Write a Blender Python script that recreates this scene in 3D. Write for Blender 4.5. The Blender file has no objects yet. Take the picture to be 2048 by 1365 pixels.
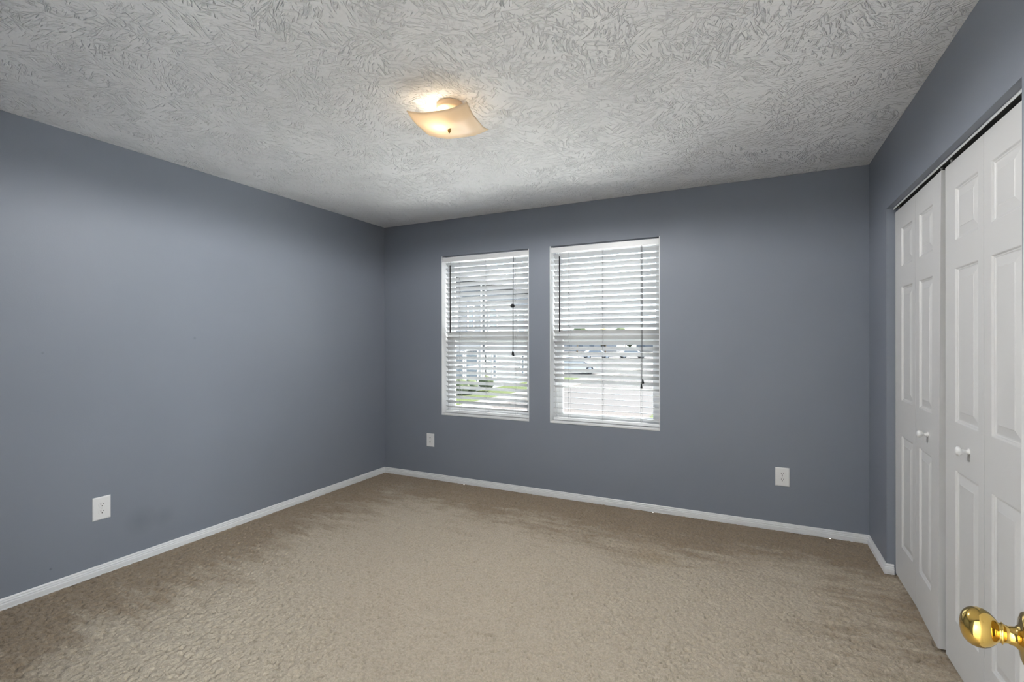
import bpy, bmesh, math, random
from mathutils import Vector, Matrix

S = bpy.context.scene
COL = S.collection
R = math.radians
random.seed(7)

# ------------------------------------------------------------------ camera
W, H = 3.972, 2.44                      # room width, ceiling height
F_PX, YAW, PITCH, ROLL = 981.99, 0.45358, -0.00042, -0.00167
CAM = Vector((3.290, -3.8476, 1.3094))
fw = Vector((-math.sin(YAW)*math.cos(PITCH), math.cos(YAW)*math.cos(PITCH), math.sin(PITCH)))
rt = Vector((math.cos(YAW), math.sin(YAW), 0))
up = rt.cross(fw)
r2 = rt*math.cos(ROLL) + up*math.sin(ROLL)
u2 = -rt*math.sin(ROLL) + up*math.cos(ROLL)
cd = bpy.data.cameras.new('camera')
cam = bpy.data.objects.new('camera', cd); COL.objects.link(cam)
cam.matrix_world = Matrix(((r2.x, u2.x, -fw.x, CAM.x), (r2.y, u2.y, -fw.y, CAM.y), (r2.z, u2.z, -fw.z, CAM.z), (0, 0, 0, 1)))
cd.sensor_width = 36.0
cd.lens = F_PX/2048*36
cd.clip_start = 0.02; cd.clip_end = 500
S.camera = cam

# ------------------------------------------------------------------ colour management, world, sun
S.view_settings.view_transform = 'Standard'
S.view_settings.look = 'None'
S.view_settings.gamma = 1.0
S.view_settings.exposure = 0.0
S.view_settings.use_curve_mapping = False
SKY_S, SUN_S, BULB_S, HALL_FILL_W, HALL_PANEL_W, DOWN_SPOT_W = 14.5, 42.0, 26.0, 800.0, 230.0, 92.0  # hall and shade powers belong to added fill lights
SUN_DIR = Vector((0.45, 0.55, 0.75)).normalized()
world = bpy.data.worlds.new('sky'); S.world = world
world.use_nodes = True
wn = world.node_tree; wn.nodes.clear()
wo = wn.nodes.new('ShaderNodeOutputWorld'); wb = wn.nodes.new('ShaderNodeBackground')
sky = wn.nodes.new('ShaderNodeTexSky'); sky.sky_type = 'HOSEK_WILKIE'
sky.sun_direction = SUN_DIR; sky.turbidity = 4.0; sky.ground_albedo = 0.4
wmix = wn.nodes.new('ShaderNodeMixRGB'); wmix.inputs['Fac'].default_value = 0.65
wmix.inputs['Color2'].default_value = (0.62, 0.68, 0.76, 1)
wn.links.new(sky.outputs[0], wmix.inputs['Color1']); wn.links.new(wmix.outputs[0], wb.inputs[0])
wb.inputs[1].default_value = SKY_S
wn.links.new(wb.outputs[0], wo.inputs[0])
sd = bpy.data.lights.new('sun', 'SUN'); sd.energy = SUN_S; sd.angle = R(0.6); sd.color = (1, 0.95, 0.88)
so = bpy.data.objects.new('sun', sd); COL.objects.link(so)
so.rotation_euler = SUN_DIR.to_track_quat('Z', 'Y').to_euler()

# ------------------------------------------------------------------ material helpers
MATS = {}
def new_mat(name):
    m = bpy.data.materials.new(name); m.use_nodes = True
    MATS[name] = m
    return m, m.node_tree, m.node_tree.nodes['Principled BSDF']
def simple(name, col, rough=0.5, metal=0.0, spec=0.5, noise=0.0, nscale=40, bump=0.0, bscale=200):
    m, t, b = new_mat(name)
    b.inputs['Base Color'].default_value = (*col, 1)
    b.inputs['Roughness'].default_value = rough
    b.inputs['Metallic'].default_value = metal
    b.inputs['Specular IOR Level'].default_value = spec
    tc = t.nodes.new('ShaderNodeTexCoord')
    if noise:
        n = t.nodes.new('ShaderNodeTexNoise'); n.inputs['Scale'].default_value = nscale; n.inputs['Detail'].default_value = 3
        r = t.nodes.new('ShaderNodeMapRange'); r.inputs[3].default_value = 1-noise; r.inputs[4].default_value = 1+noise
        mx = t.nodes.new('ShaderNodeMixRGB'); mx.blend_type = 'MULTIPLY'; mx.inputs[0].default_value = 1
        mx.inputs[1].default_value = (*col, 1)
        t.links.new(tc.outputs['Object'], n.inputs['Vector']); t.links.new(n.outputs[0], r.inputs[0])
        t.links.new(r.outputs[0], mx.inputs[2]); t.links.new(mx.outputs[0], b.inputs['Base Color'])
    if bump:
        n = t.nodes.new('ShaderNodeTexNoise'); n.inputs['Scale'].default_value = bscale; n.inputs['Detail'].default_value = 2
        bp = t.nodes.new('ShaderNodeBump'); bp.inputs['Strength'].default_value = bump; bp.inputs['Distance'].default_value = 0.002
        t.links.new(tc.outputs['Object'], n.inputs['Vector']); t.links.new(n.outputs[0], bp.inputs['Height'])
        t.links.new(bp.outputs[0], b.inputs['Normal'])
    return m
def N(t, typ, **kw):
    n = t.nodes.new(typ)
    for k, v in kw.items(): setattr(n, k, v)
    return n
def math_n(t, op, a, b=None, c=None, clamp=False):
    n = t.nodes.new('ShaderNodeMath'); n.operation = op; n.use_clamp = clamp
    for i, v in enumerate((a, b, c)):
        if v is None: continue
        if isinstance(v, (int, float)): n.inputs[i].default_value = v
        else: t.links.new(v, n.inputs[i])
    return n.outputs[0]
def mix_col(t, fac, a, b, mode='MIX'):
    n = t.nodes.new('ShaderNodeMixRGB'); n.blend_type = mode
    for i, v in enumerate((fac, a, b)):
        if isinstance(v, (int, float)): n.inputs[i].default_value = v
        elif isinstance(v, tuple): n.inputs[i].default_value = (*v, 1)
        else: t.links.new(v, n.inputs[i])
    return n.outputs[0]

# blue-grey satin wall paint, with faint roller texture and a few scuffs
def wall_paint():
    m, t, b = new_mat('grey_blue_satin_paint')
    tc = N(t, 'ShaderNodeTexCoord')
    n = N(t, 'ShaderNodeTexNoise'); n.inputs['Scale'].default_value = 1.3; n.inputs['Detail'].default_value = 4
    t.links.new(tc.outputs['Object'], n.inputs['Vector'])
    rng = N(t, 'ShaderNodeMapRange'); rng.inputs[1].default_value = .3; rng.inputs[2].default_value = .7
    t.links.new(n.outputs[0], rng.inputs[0])
    col = mix_col(t, rng.outputs[0], WALL_A, WALL_B)
    # scuffs low on the left wall
    last = col
    for (px, py, pz, rad, k) in ((0, -2.18, .235, .10, .20), (0, -2.05, .22, .07, .15), (0, -2.6, .12, .008, .5), (0, -1.86, 1.33, .012, .3), (0, -2.63, 1.25, .008, .3)):
        vm = N(t, 'ShaderNodeVectorMath', operation='DISTANCE'); vm.inputs[1].default_value = (px, py, pz)
        t.links.new(tc.outputs['Object'], vm.inputs[0])
        f = math_n(t, 'MULTIPLY', math_n(t, 'SUBTRACT', 1, math_n(t, 'DIVIDE', vm.outputs['Value'], rad), clamp=True), k)
        last = mix_col(t, f, last, (.07, .075, .09))
    t.links.new(last, b.inputs['Base Color'])
    b.inputs['Roughness'].default_value = 0.52
    b.inputs['Specular IOR Level'].default_value = 0.36
    n2 = N(t, 'ShaderNodeTexNoise'); n2.inputs['Scale'].default_value = 170; n2.inputs['Detail'].default_value = 2
    t.links.new(tc.outputs['Object'], n2.inputs['Vector'])
    bp = N(t, 'ShaderNodeBump'); bp.inputs['Strength'].default_value = .12; bp.inputs['Distance'].default_value = .002
    t.links.new(n2.outputs[0], bp.inputs['Height']); t.links.new(bp.outputs[0], b.inputs['Normal'])
    return m
WALL_A, WALL_B = (.230, .254, .300), (.242, .266, .312)
M_WALL = wall_paint()

# stomp-brush textured ceiling: short ridges whose direction changes from dab to dab
def ceiling_mat():
    m, t, b = new_mat('stomped_white_ceiling')
    b.inputs['Base Color'].default_value = (.92, .93, .945, 1)
    b.inputs['Roughness'].default_value = .75
    b.inputs['Specular IOR Level'].default_value = .25
    tc = N(t, 'ShaderNodeTexCoord')
    hs = []
    for i, (vs, off, sx, sy) in enumerate(((7.0, (0, 0, 0), 16, 85), (9.5, (3.7, 1.9, 0), 14, 100), (6.0, (8.1, 5.3, 0), 19, 70))):
        mp = N(t, 'ShaderNodeMapping'); mp.inputs['Location'].default_value = off
        t.links.new(tc.outputs['Object'], mp.inputs['Vector'])
        # wobble the cell borders
        wn_ = N(t, 'ShaderNodeTexNoise'); wn_.inputs['Scale'].default_value = 9; wn_.inputs['Detail'].default_value = 2
        t.links.new(mp.outputs[0], wn_.inputs['Vector'])
        sc = N(t, 'ShaderNodeVectorMath', operation='MULTIPLY_ADD'); sc.inputs[1].default_value = (.12, .12, 0)
        t.links.new(wn_.outputs['Color'], sc.inputs[0]); t.links.new(mp.outputs[0], sc.inputs[2])
        vo = N(t, 'ShaderNodeTexVoronoi', voronoi_dimensions='2D'); vo.inputs['Scale'].default_value = vs
        t.links.new(sc.outputs[0], vo.inputs['Vector'])
        sep = N(t, 'ShaderNodeSeparateColor'); t.links.new(vo.outputs['Color'], sep.inputs[0])
        ang = math_n(t, 'MULTIPLY', sep.outputs[0], 6.283)
        # bend strokes a little
        nb = N(t, 'ShaderNodeTexNoise'); nb.inputs['Scale'].default_value = 14
        t.links.new(mp.outputs[0], nb.inputs['Vector'])
        ang2 = math_n(t, 'ADD', ang, math_n(t, 'MULTIPLY', nb.outputs[0], 1.2))
        vr = N(t, 'ShaderNodeVectorRotate', rotation_type='Z_AXIS')
        t.links.new(mp.outputs[0], vr.inputs['Vector']); t.links.new(ang, vr.inputs['Angle'])
        st = N(t, 'ShaderNodeVectorMath', operation='MULTIPLY'); st.inputs[1].default_value = (sx, sy, 1)
        t.links.new(vr.outputs[0], st.inputs[0])
        ns = N(t, 'ShaderNodeTexNoise'); ns.inputs['Scale'].default_value = 1; ns.inputs['Detail'].default_value = 1.5; ns.inputs['Distortion'].default_value = .6
        t.links.new(st.outputs[0], ns.inputs['Vector'])
        mr = N(t, 'ShaderNodeMapRange', interpolation_type='SMOOTHSTEP'); mr.inputs[1].default_value = .55; mr.inputs[2].default_value = .68
        t.links.new(ns.outputs[0], mr.inputs[0])
        # patchiness: some dabs leave nothing
        pk = N(t, 'ShaderNodeMapRange'); pk.inputs[1].default_value = .15; pk.inputs[2].default_value = .5
        t.links.new(sep.outputs[1], pk.inputs[0])
        hs.append(math_n(t, 'MULTIPLY', mr.outputs[0], pk.outputs[0]))
    h = math_n(t, 'MAXIMUM', math_n(t, 'MAXIMUM', hs[0], hs[1]), hs[2])
    fine = N(t, 'ShaderNodeTexNoise'); fine.inputs['Scale'].default_value = 120; fine.inputs['Detail'].default_value = 3
    t.links.new(tc.outputs['Object'], fine.inputs['Vector'])
    h2 = math_n(t, 'ADD', h, math_n(t, 'MULTIPLY', fine.outputs[0], .25))
    bp = N(t, 'ShaderNodeBump'); bp.inputs['Strength'].default_value = 1.0; bp.inputs['Distance'].default_value = .0085
    t.links.new(h2, bp.inputs['Height']); t.links.new(bp.outputs[0], b.inputs['Normal'])
    return m
M_CEIL = ceiling_mat()

# beige cut-pile carpet with brushed patches, a stain and crumb-sized tufts
def carpet_mat():
    m, t, b = new_mat('beige_carpet')
    tc = N(t, 'ShaderNodeTexCoord')
    P = tc.outputs['Object']
    n1 = N(t, 'ShaderNodeTexNoise'); n1.inputs['Scale'].default_value = 1.1; n1.inputs['Detail'].default_value = 5; n1.inputs['Distortion'].default_value = .8; n1.inputs['Roughness'].default_value = .6
    t.links.new(P, n1.inputs['Vector'])
    # brushed streaks running from the left wall into the room
    mp = N(t, 'ShaderNodeMapping'); mp.inputs['Rotation'].default_value = (0, 0, R(-24)); mp.inputs['Scale'].default_value = (1.0, 4.2, 1)
    t.links.new(P, mp.inputs['Vector'])
    n2 = N(t, 'ShaderNodeTexNoise'); n2.inputs['Scale'].default_value = 1.25; n2.inputs['Detail'].default_value = 4; n2.inputs['Distortion'].default_value = .9
    t.links.new(mp.outputs[0], n2.inputs['Vector'])
    sx = N(t, 'ShaderNodeSeparateXYZ'); t.links.new(P, sx.inputs[0])
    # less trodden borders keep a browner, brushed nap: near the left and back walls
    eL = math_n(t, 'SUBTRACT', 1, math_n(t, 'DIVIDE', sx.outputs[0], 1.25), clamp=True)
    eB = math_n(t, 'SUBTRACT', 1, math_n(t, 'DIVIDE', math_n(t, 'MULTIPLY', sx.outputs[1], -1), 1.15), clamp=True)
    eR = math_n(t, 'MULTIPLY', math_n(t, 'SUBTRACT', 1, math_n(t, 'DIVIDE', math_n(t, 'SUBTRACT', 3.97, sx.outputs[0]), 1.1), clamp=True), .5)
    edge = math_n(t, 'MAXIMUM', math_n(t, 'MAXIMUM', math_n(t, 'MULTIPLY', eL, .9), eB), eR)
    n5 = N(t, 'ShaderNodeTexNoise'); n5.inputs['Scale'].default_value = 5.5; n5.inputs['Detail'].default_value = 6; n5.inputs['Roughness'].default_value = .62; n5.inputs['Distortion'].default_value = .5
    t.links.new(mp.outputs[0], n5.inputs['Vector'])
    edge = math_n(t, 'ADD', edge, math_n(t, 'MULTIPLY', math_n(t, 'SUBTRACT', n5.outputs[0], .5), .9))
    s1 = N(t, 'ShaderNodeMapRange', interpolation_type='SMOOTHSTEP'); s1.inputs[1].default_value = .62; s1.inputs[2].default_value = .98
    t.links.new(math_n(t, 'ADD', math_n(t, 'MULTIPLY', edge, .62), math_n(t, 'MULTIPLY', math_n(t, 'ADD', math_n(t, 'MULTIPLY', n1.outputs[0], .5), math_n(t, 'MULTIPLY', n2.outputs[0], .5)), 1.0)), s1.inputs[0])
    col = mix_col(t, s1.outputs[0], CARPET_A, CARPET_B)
    # yellowish stain
    for (c, rad, k, cc) in (((2.78, -.78, 0), .16, .30, (.30, .215, .085)), ((2.72, -.70, 0), .24, .35, (.40, .32, .235)), ((3.25, -.62, 0), .22, .3, (.42, .35, .27))):
        vm = N(t, 'ShaderNodeVectorMath', operation='DISTANCE'); vm.inputs[1].default_value = c
        nz = N(t, 'ShaderNodeTexNoise'); nz.inputs['Scale'].default_value = 5
        t.links.new(P, nz.inputs['Vector'])
        ad = N(t, 'ShaderNodeVectorMath', operation='MULTIPLY_ADD'); ad.inputs[1].default_value = (.2, .2, 0)
        sb = N(t, 'ShaderNodeVectorMath', operation='SUBTRACT'); sb.inputs[1].default_value = (.1, .1, 0)
        t.links.new(nz.outputs['Color'], ad.inputs[0]); t.links.new(P, ad.inputs[2])
        t.links.new(ad.outputs[0], sb.inputs[0]); t.links.new(sb.outputs[0], vm.inputs[0])
        f = math_n(t, 'MULTIPLY', math_n(t, 'SUBTRACT', 1, math_n(t, 'DIVIDE', vm.outputs['Value'], rad), clamp=True), k)
        col = mix_col(t, f, col, cc)
    # yarn tufts
    n3 = N(t, 'ShaderNodeTexNoise'); n3.inputs['Scale'].default_value = 95; n3.inputs['Detail'].default_value = 3; n3.inputs['Roughness'].default_value = .65
    t.links.new(P, n3.inputs['Vector'])
    v3 = N(t, 'ShaderNodeTexVoronoi'); v3.inputs['Scale'].default_value = 150
    t.links.new(P, v3.inputs['Vector'])
    yr = N(t, 'ShaderNodeMapRange'); yr.inputs[1].default_value = .3; yr.inputs[2].default_value = .7; yr.inputs[3].default_value = .82; yr.inputs[4].default_value = 1.16
    t.links.new(n3.outputs[0], yr.inputs[0])
    col = mix_col(t, 1.0, col, yr.outputs[0], 'MULTIPLY')
    t.links.new(col, b.inputs['Base Color'])
    b.inputs['Roughness'].default_value = 1; b.inputs['Specular IOR Level'].default_value = .05
    b.inputs['Sheen Weight'].default_value = .15; b.inputs['Sheen Roughness'].default_value = .6
    hh = math_n(t, 'ADD', math_n(t, 'MULTIPLY', n3.outputs[0], 1.6), math_n(t, 'MULTIPLY', v3.outputs['Distance'], -.6))
    bp = N(t, 'ShaderNodeBump'); bp.inputs['Strength'].default_value = .6; bp.inputs['Distance'].default_value = .005
    t.links.new(hh, bp.inputs['Height']); t.links.new(bp.outputs[0], b.inputs['Normal'])
    return m
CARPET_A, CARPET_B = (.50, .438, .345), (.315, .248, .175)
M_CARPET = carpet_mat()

M_TRIM = simple('white_trim_enamel', (.80, .81, .82), .35, noise=.03, nscale=6)
M_DOOR = simple('white_moulded_door', (.665, .665, .665), .45, bump=.08, bscale=90, noise=.02, nscale=3)
M_WHITE = simple('white_plaster', (.78, .78, .77), .8, noise=.02, nscale=5)
M_VINYL = simple('white_vinyl', (.82, .83, .84), .35, noise=.02, nscale=20)
M_PLASTIC = simple('white_plastic', (.83, .83, .83), .3, noise=.01, nscale=20)
M_DARK = simple('black_plastic', (.012, .012, .013), .4, noise=.1, nscale=50)
M_SLOT = simple('dark_slot', (.02, .02, .02), .7, noise=.1, nscale=50)
M_CORD = simple('grey_cord', (.30, .30, .31), .9, noise=.15, nscale=400)
M_CORDD = simple('dark_cord', (.10, .10, .105), .9, noise=.15, nscale=400)
M_CORDW = simple('white_cord', (.8, .8, .8), .9, noise=.1, nscale=400)
M_STEEL = simple('grey_steel', (.55, .55, .56), .35, metal=1, noise=.05, nscale=60)
M_GAPSHADE = simple('gap_shade_channel', (.05, .05, .05), .6, noise=.1, nscale=30)  # darkened to stand for the shade in the gap above the doors
M_SCREW = simple('painted_screw', (.7, .7, .7), .35, metal=.2, noise=.03, nscale=60)
M_BRASS = simple('polished_brass', (.72, .49, .14), .10, metal=1, noise=.04, nscale=25)
M_BRASSD = simple('aged_brass', (.38, .24, .09), .3, metal=1, noise=.08, nscale=60)
M_PAN = simple('almond_enamel', (.80, .60, .40), .35, noise=.03, nscale=20)
def slat_mat():
    m, t, b = new_mat('white_blind_slat')
    tc = N(t, 'ShaderNodeTexCoord'); n = N(t, 'ShaderNodeTexNoise'); n.inputs['Scale'].default_value = 30
    t.links.new(tc.outputs['Object'], n.inputs['Vector'])
    c = mix_col(t, n.outputs[0], (.52, .525, .53), (.56, .565, .57))
    t.links.new(c, b.inputs['Base Color']); b.inputs['Roughness'].default_value = .4
    tr = N(t, 'ShaderNodeBsdfTranslucent'); t.links.new(c, tr.inputs[0])
    mx = N(t, 'ShaderNodeMixShader'); mx.inputs[0].default_value = .06
    t.links.new(b.outputs[0], mx.inputs[1]); t.links.new(tr.outputs[0], mx.inputs[2])
    t.links.new(mx.outputs[0], t.nodes['Material Output'].inputs[0])
    return m
M_SLAT = slat_mat()
def glass_mat():
    m, t, b = new_mat('window_glass')
    tr = N(t, 'ShaderNodeBsdfTransparent'); tr.inputs[0].default_value = (.95, .965, .96, 1)
    gl = N(t, 'ShaderNodeBsdfGlossy'); gl.inputs['Roughness'].default_value = .02
    lw = N(t, 'ShaderNodeLayerWeight'); lw.inputs[0].default_value = .25
    n = N(t, 'ShaderNodeTexNoise'); n.inputs['Scale'].default_value = 2
    f = math_n(t, 'MULTIPLY', lw.outputs['Fresnel'], math_n(t, 'ADD', math_n(t, 'MULTIPLY', n.outputs[0], .2), .7))
    mx = N(t, 'ShaderNodeMixShader'); t.links.new(f, mx.inputs[0])
    t.links.new(tr.outputs[0], mx.inputs[1]); t.links.new(gl.outputs[0], mx.inputs[2])
    t.links.new(mx.outputs[0], t.nodes['Material Output'].inputs[0])
    return m
M_GLASS = glass_mat()
def shade_mat():
    m, t, b = new_mat('frosted_peach_glass')
    tc = N(t, 'ShaderNodeTexCoord'); n = N(t, 'ShaderNodeTexNoise'); n.inputs['Scale'].default_value = 9
    t.links.new(tc.outputs['Object'], n.inputs['Vector'])
    c = mix_col(t, n.outputs[0], (.95, .84, .68), (.96, .87, .74))
    t.links.new(c, b.inputs['Base Color']); b.inputs['Roughness'].default_value = .25
    tr = N(t, 'ShaderNodeBsdfTranslucent'); t.links.new(c, tr.inputs[0])
    mx = N(t, 'ShaderNodeMixShader'); mx.inputs[0].default_value = .55
    t.links.new(b.outputs[0], mx.inputs[1]); t.links.new(tr.outputs[0], mx.inputs[2])
    t.links.new(mx.outputs[0], t.nodes['Material Output'].inputs[0])
    return m
M_SHADE = shade_mat()
def emit_mat(name, col, s):
    m, t, b = new_mat(name)
    b.inputs['Base Color'].default_value = (.9, .9, .88, 1)
    b.inputs['Emission Color'].default_value = (*col, 1); b.inputs['Emission Strength'].default_value = s
    return m
M_BULB = emit_mat('lit_bulb', (1, .90, .74), BULB_S)
M_HALLFILL = emit_mat('hall_fill_diffuser', (1, .96, .9), 5)

# ------------------------------------------------------------------ mesh builder
class MB:
    def __init__(s): s.v = []; s.f = []; s.sm = []
    def add(s, vs, fs, smooth=False):
        o = len(s.v); s.v += [tuple(v) for v in vs]
        s.f += [tuple(i+o for i in f) for f in fs]; s.sm += [smooth]*len(fs)
    def box(s, a, b):
        x0, y0, z0 = (min(a[i], b[i]) for i in range(3)); x1, y1, z1 = (max(a[i], b[i]) for i in range(3))
        s.add([(x0,y0,z0),(x1,y0,z0),(x1,y1,z0),(x0,y1,z0),(x0,y0,z1),(x1,y0,z1),(x1,y1,z1),(x0,y1,z1)],
              [(0,3,2,1),(4,5,6,7),(0,1,5,4),(1,2,6,5),(2,3,7,6),(3,0,4,7)])
    def tube(s, pts, r, n=8, cap=True):
        pts = [Vector(p) for p in pts]; rings = []
        for i, p in enumerate(pts):
            d = (pts[min(i+1, len(pts)-1)] - pts[max(i-1, 0)]).normalized()
            a = d.cross(Vector((0, 0, 1)));
            if a.length < 1e-3: a = d.cross(Vector((1, 0, 0)))
            a.normalize(); b = d.cross(a)
            rr = r[i] if isinstance(r, (list, tuple)) else r
            rings.append([p + a*rr*math.cos(2*math.pi*k/n) + b*rr*math.sin(2*math.pi*k/n) for k in range(n)])
        vs = [v for q in rings for v in q]; fs = []
        for i in range(len(pts)-1):
            for k in range(n): fs.append((i*n+k, i*n+(k+1) % n, (i+1)*n+(k+1) % n, (i+1)*n+k))
        s.add(vs, fs, True)
        if cap:
            s.add(rings[0], [tuple(range(n))]); s.add(rings[-1], [tuple(range(n-1, -1, -1))])
    def lathe(s, prof, o, axis, n=32):
        """prof: (distance along axis, radius)"""
        o = Vector(o); d = Vector(axis).normalized(); a = d.cross(Vector((0, 0, 1)))
        if a.length < 1e-3: a = Vector((1, 0, 0))
        a.normalize(); b = d.cross(a); vs = []; fs = []
        for (h, r) in prof:
            for k in range(n): vs.append(o + d*h + a*r*math.cos(2*math.pi*k/n) + b*r*math.sin(2*math.pi*k/n))
        for i in range(len(prof)-1):
            for k in range(n): fs.append((i*n+k, i*n+(k+1) % n, (i+1)*n+(k+1) % n, (i+1)*n+k))
        fs.append(tuple(range(n-1, -1, -1))); fs.append(tuple((len(prof)-1)*n+k for k in range(n)))
        s.add(vs, fs, True)
    def prism(s, poly, fn0, fn1, smooth=False):
        """poly of 2D points, placed by fn0 and fn1"""
        n = len(poly); vs = [fn0(*p) for p in poly] + [fn1(*p) for p in poly]
        s.add(vs, [(i, (i+1) % n, n+(i+1) % n, n+i) for i in range(n)], smooth)
        s.add(vs[:n], [tuple(range(n-1, -1, -1))]); s.add(vs[n:], [tuple(range(n))])
    def build(s, name, m, parent=None, loc=None, bevel=0, seg=2, auto=True):
        me = bpy.data.meshes.new(name)
        L = Vector(loc) if loc is not None else (parent_loc(parent) if parent else Vector((0, 0, 0)))
        me.from_pydata([Vector(v)-L for v in s.v], [], s.f)
        me.polygons.foreach_set('use_smooth', s.sm)
        bm = bmesh.new(); bm.from_mesh(me); bmesh.ops.remove_doubles(bm, verts=bm.verts, dist=1e-6)
        bmesh.ops.recalc_face_normals(bm, faces=bm.faces); bm.to_mesh(me); bm.free()
        me.materials.append(m)
        o = bpy.data.objects.new(name, me); COL.objects.link(o)
        if parent:
            o.parent = parent; o.location = L - parent_loc(parent)
        else: o.location = L
        if bevel:
            md = o.modifiers.new('soft_edges', 'BEVEL'); md.width = bevel; md.segments = seg; md.limit_method = 'ANGLE'; md.angle_limit = R(40)
        return o
def parent_loc(p):
    v = Vector((0, 0, 0))
    while p: v += p.location; p = p.parent
    return v
def tag(o, label=None, cat=None, group=None, kind=None):
    if label: o['label'] = label
    if cat: o['category'] = cat
    if group: o['group'] = group
    if kind: o['kind'] = kind
    return o
def empty(name, loc):
    o = bpy.data.objects.new(name, None); COL.objects.link(o); o.location = loc; o.empty_display_size = .05
    return o
def struct(o, label, cat): return tag(o, label, cat, kind='structure')
def box_obj(name, a, b, m, parent=None, bevel=0):
    q = MB(); q.box(a, b); return q.build(name, m, parent, bevel=bevel)

# ------------------------------------------------------------------ room shell
WT = .16; FY = -3.68                          # wall thickness, inner face of the wall with the entry
WIN = ((.681, 1.577, .617, 2.100), (1.769, 2.665, .621, 2.102))
CL0, CL1, CLT = -.445, -1.985, 2.047          # closet opening
DX0, DX1, DT = 2.66, 3.47, 2.05               # entry doorway

def wall_with_holes(mb, us, zs, holes, place):
    for i in range(len(us)-1):
        for j in range(len(zs)-1):
            c = ((us[i]+us[i+1])/2, (zs[j]+zs[j+1])/2)
            if any(h[0] < c[0] < h[1] and h[2] < c[1] < h[3] for h in holes): continue
            place(us[i], us[i+1], zs[j], zs[j+1])
# floor and ceiling
def carpet_floor():
    import numpy as np
    rng = np.random.default_rng(3)
    x0, x1, y0, y1, st = -.01, W+.12, FY-.02, .01, .0055
    nx, ny = int((x1-x0)/st)+1, int((y1-y0)/st)+1
    def blur(a, k):
        for ax in (0, 1):
            for _ in range(k): a = (np.roll(a, 1, ax) + 2*a + np.roll(a, -1, ax))/4
        return a/a.std()
    a = blur(rng.standard_normal((ny, nx)), 1); b = blur(rng.standard_normal((ny, nx)), 5)
    h = .95*a + .25*b
    z = np.where(h < 0, h*.0060, h*.0018) - .0008          # tufts with deeper gaps between them
    z = np.clip(z, -.015, .004)
    X, Y = np.meshgrid(np.linspace(x0, x1, nx), np.linspace(y0, y1, ny))
    X = X + rng.uniform(-.0022, .0022, X.shape); Y = Y + rng.uniform(-.0022, .0022, Y.shape)
    co = np.stack([X, Y, z], -1).reshape(-1, 3)
    i = np.arange(ny*nx).reshape(ny, nx)
    quads = np.stack([i[:-1, :-1], i[:-1, 1:], i[1:, 1:], i[1:, :-1]], -1).reshape(-1, 4)
    # hall floor and the slab below
    n = len(co)
    extra = np.array([(-WT, -5.6, 0), (W+.85, -5.6, 0), (W+.85, FY-.02, 0), (-WT, FY-.02, 0), (W+.12, FY-.02, 0), (W+.85, FY-.02, 0), (W+.85, WT, 0), (W+.12, WT, 0),
                      (-WT, -5.6, -.12), (W+.85, -5.6, -.12), (W+.85, WT, -.12), (-WT, WT, -.12)])
    co = np.concatenate([co, extra]); quads = np.concatenate([quads, np.array([(0, 1, 2, 3), (4, 5, 6, 7), (8, 11, 10, 9)])+n])
    me = bpy.data.meshes.new('floor')
    me.vertices.add(len(co)); me.vertices.foreach_set('co', co.astype(np.float32).ravel())
    me.loops.add(quads.size); me.loops.foreach_set('vertex_index', quads.astype(np.int32).ravel())
    me.polygons.add(len(quads)); me.polygons.foreach_set('loop_start', np.arange(0, quads.size, 4, dtype=np.int32))
    me.polygons.foreach_set('use_smooth', np.ones(len(quads), dtype=bool))
    me.update(calc_edges=True); me.validate()
    me.materials.append(M_CARPET)
    o = bpy.data.objects.new('floor', me); COL.objects.link(o); return o
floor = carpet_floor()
struct(floor, 'worn beige cut-pile carpet floor with brushed patches', 'floor')
cb = MB(); cb.box((-WT, -5.6, H), (W+.85, WT, H+.12)); ceil = cb.build('ceiling', M_CEIL)
struct(ceil, 'white ceiling with a stomped brush texture', 'ceiling')
# left wall
struct(box_obj('wall_left', (-WT, FY, 0), (0, 0, H), M_WALL), 'grey-blue painted blank wall on the left with one outlet', 'wall')
# back wall with two openings
mb = MB(); us = sorted([-WT, W+.85] + [w[0] for w in WIN] + [w[1] for w in WIN]); zs = sorted({0, H} | {w[2] for w in WIN} | {w[3] for w in WIN})
wall_with_holes(mb, us, zs, WIN, lambda a, b, c, d: mb.box((a, 0, c), (b, WT, d)))
struct(mb.build('wall_back', M_WALL), 'grey-blue painted wall holding the two windows', 'wall')
# right wall around the closet opening
mb = MB(); RT = .105
mb.box((W, CL0, 0), (W+RT, 0, H)); mb.box((W, CL1, CLT), (W+RT, CL0, H)); mb.box((W, FY, 0), (W+RT, CL1, H))
struct(mb.build('wall_right', M_WALL), 'grey-blue painted wall around the white closet doors', 'wall')
# closet interior
mb = MB(); mb.box((W+.75, FY, 0), (W+.85, 0, H)); struct(mb.build('wall_closet', M_WHITE), 'white wall at the back of the closet', 'wall')
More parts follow.
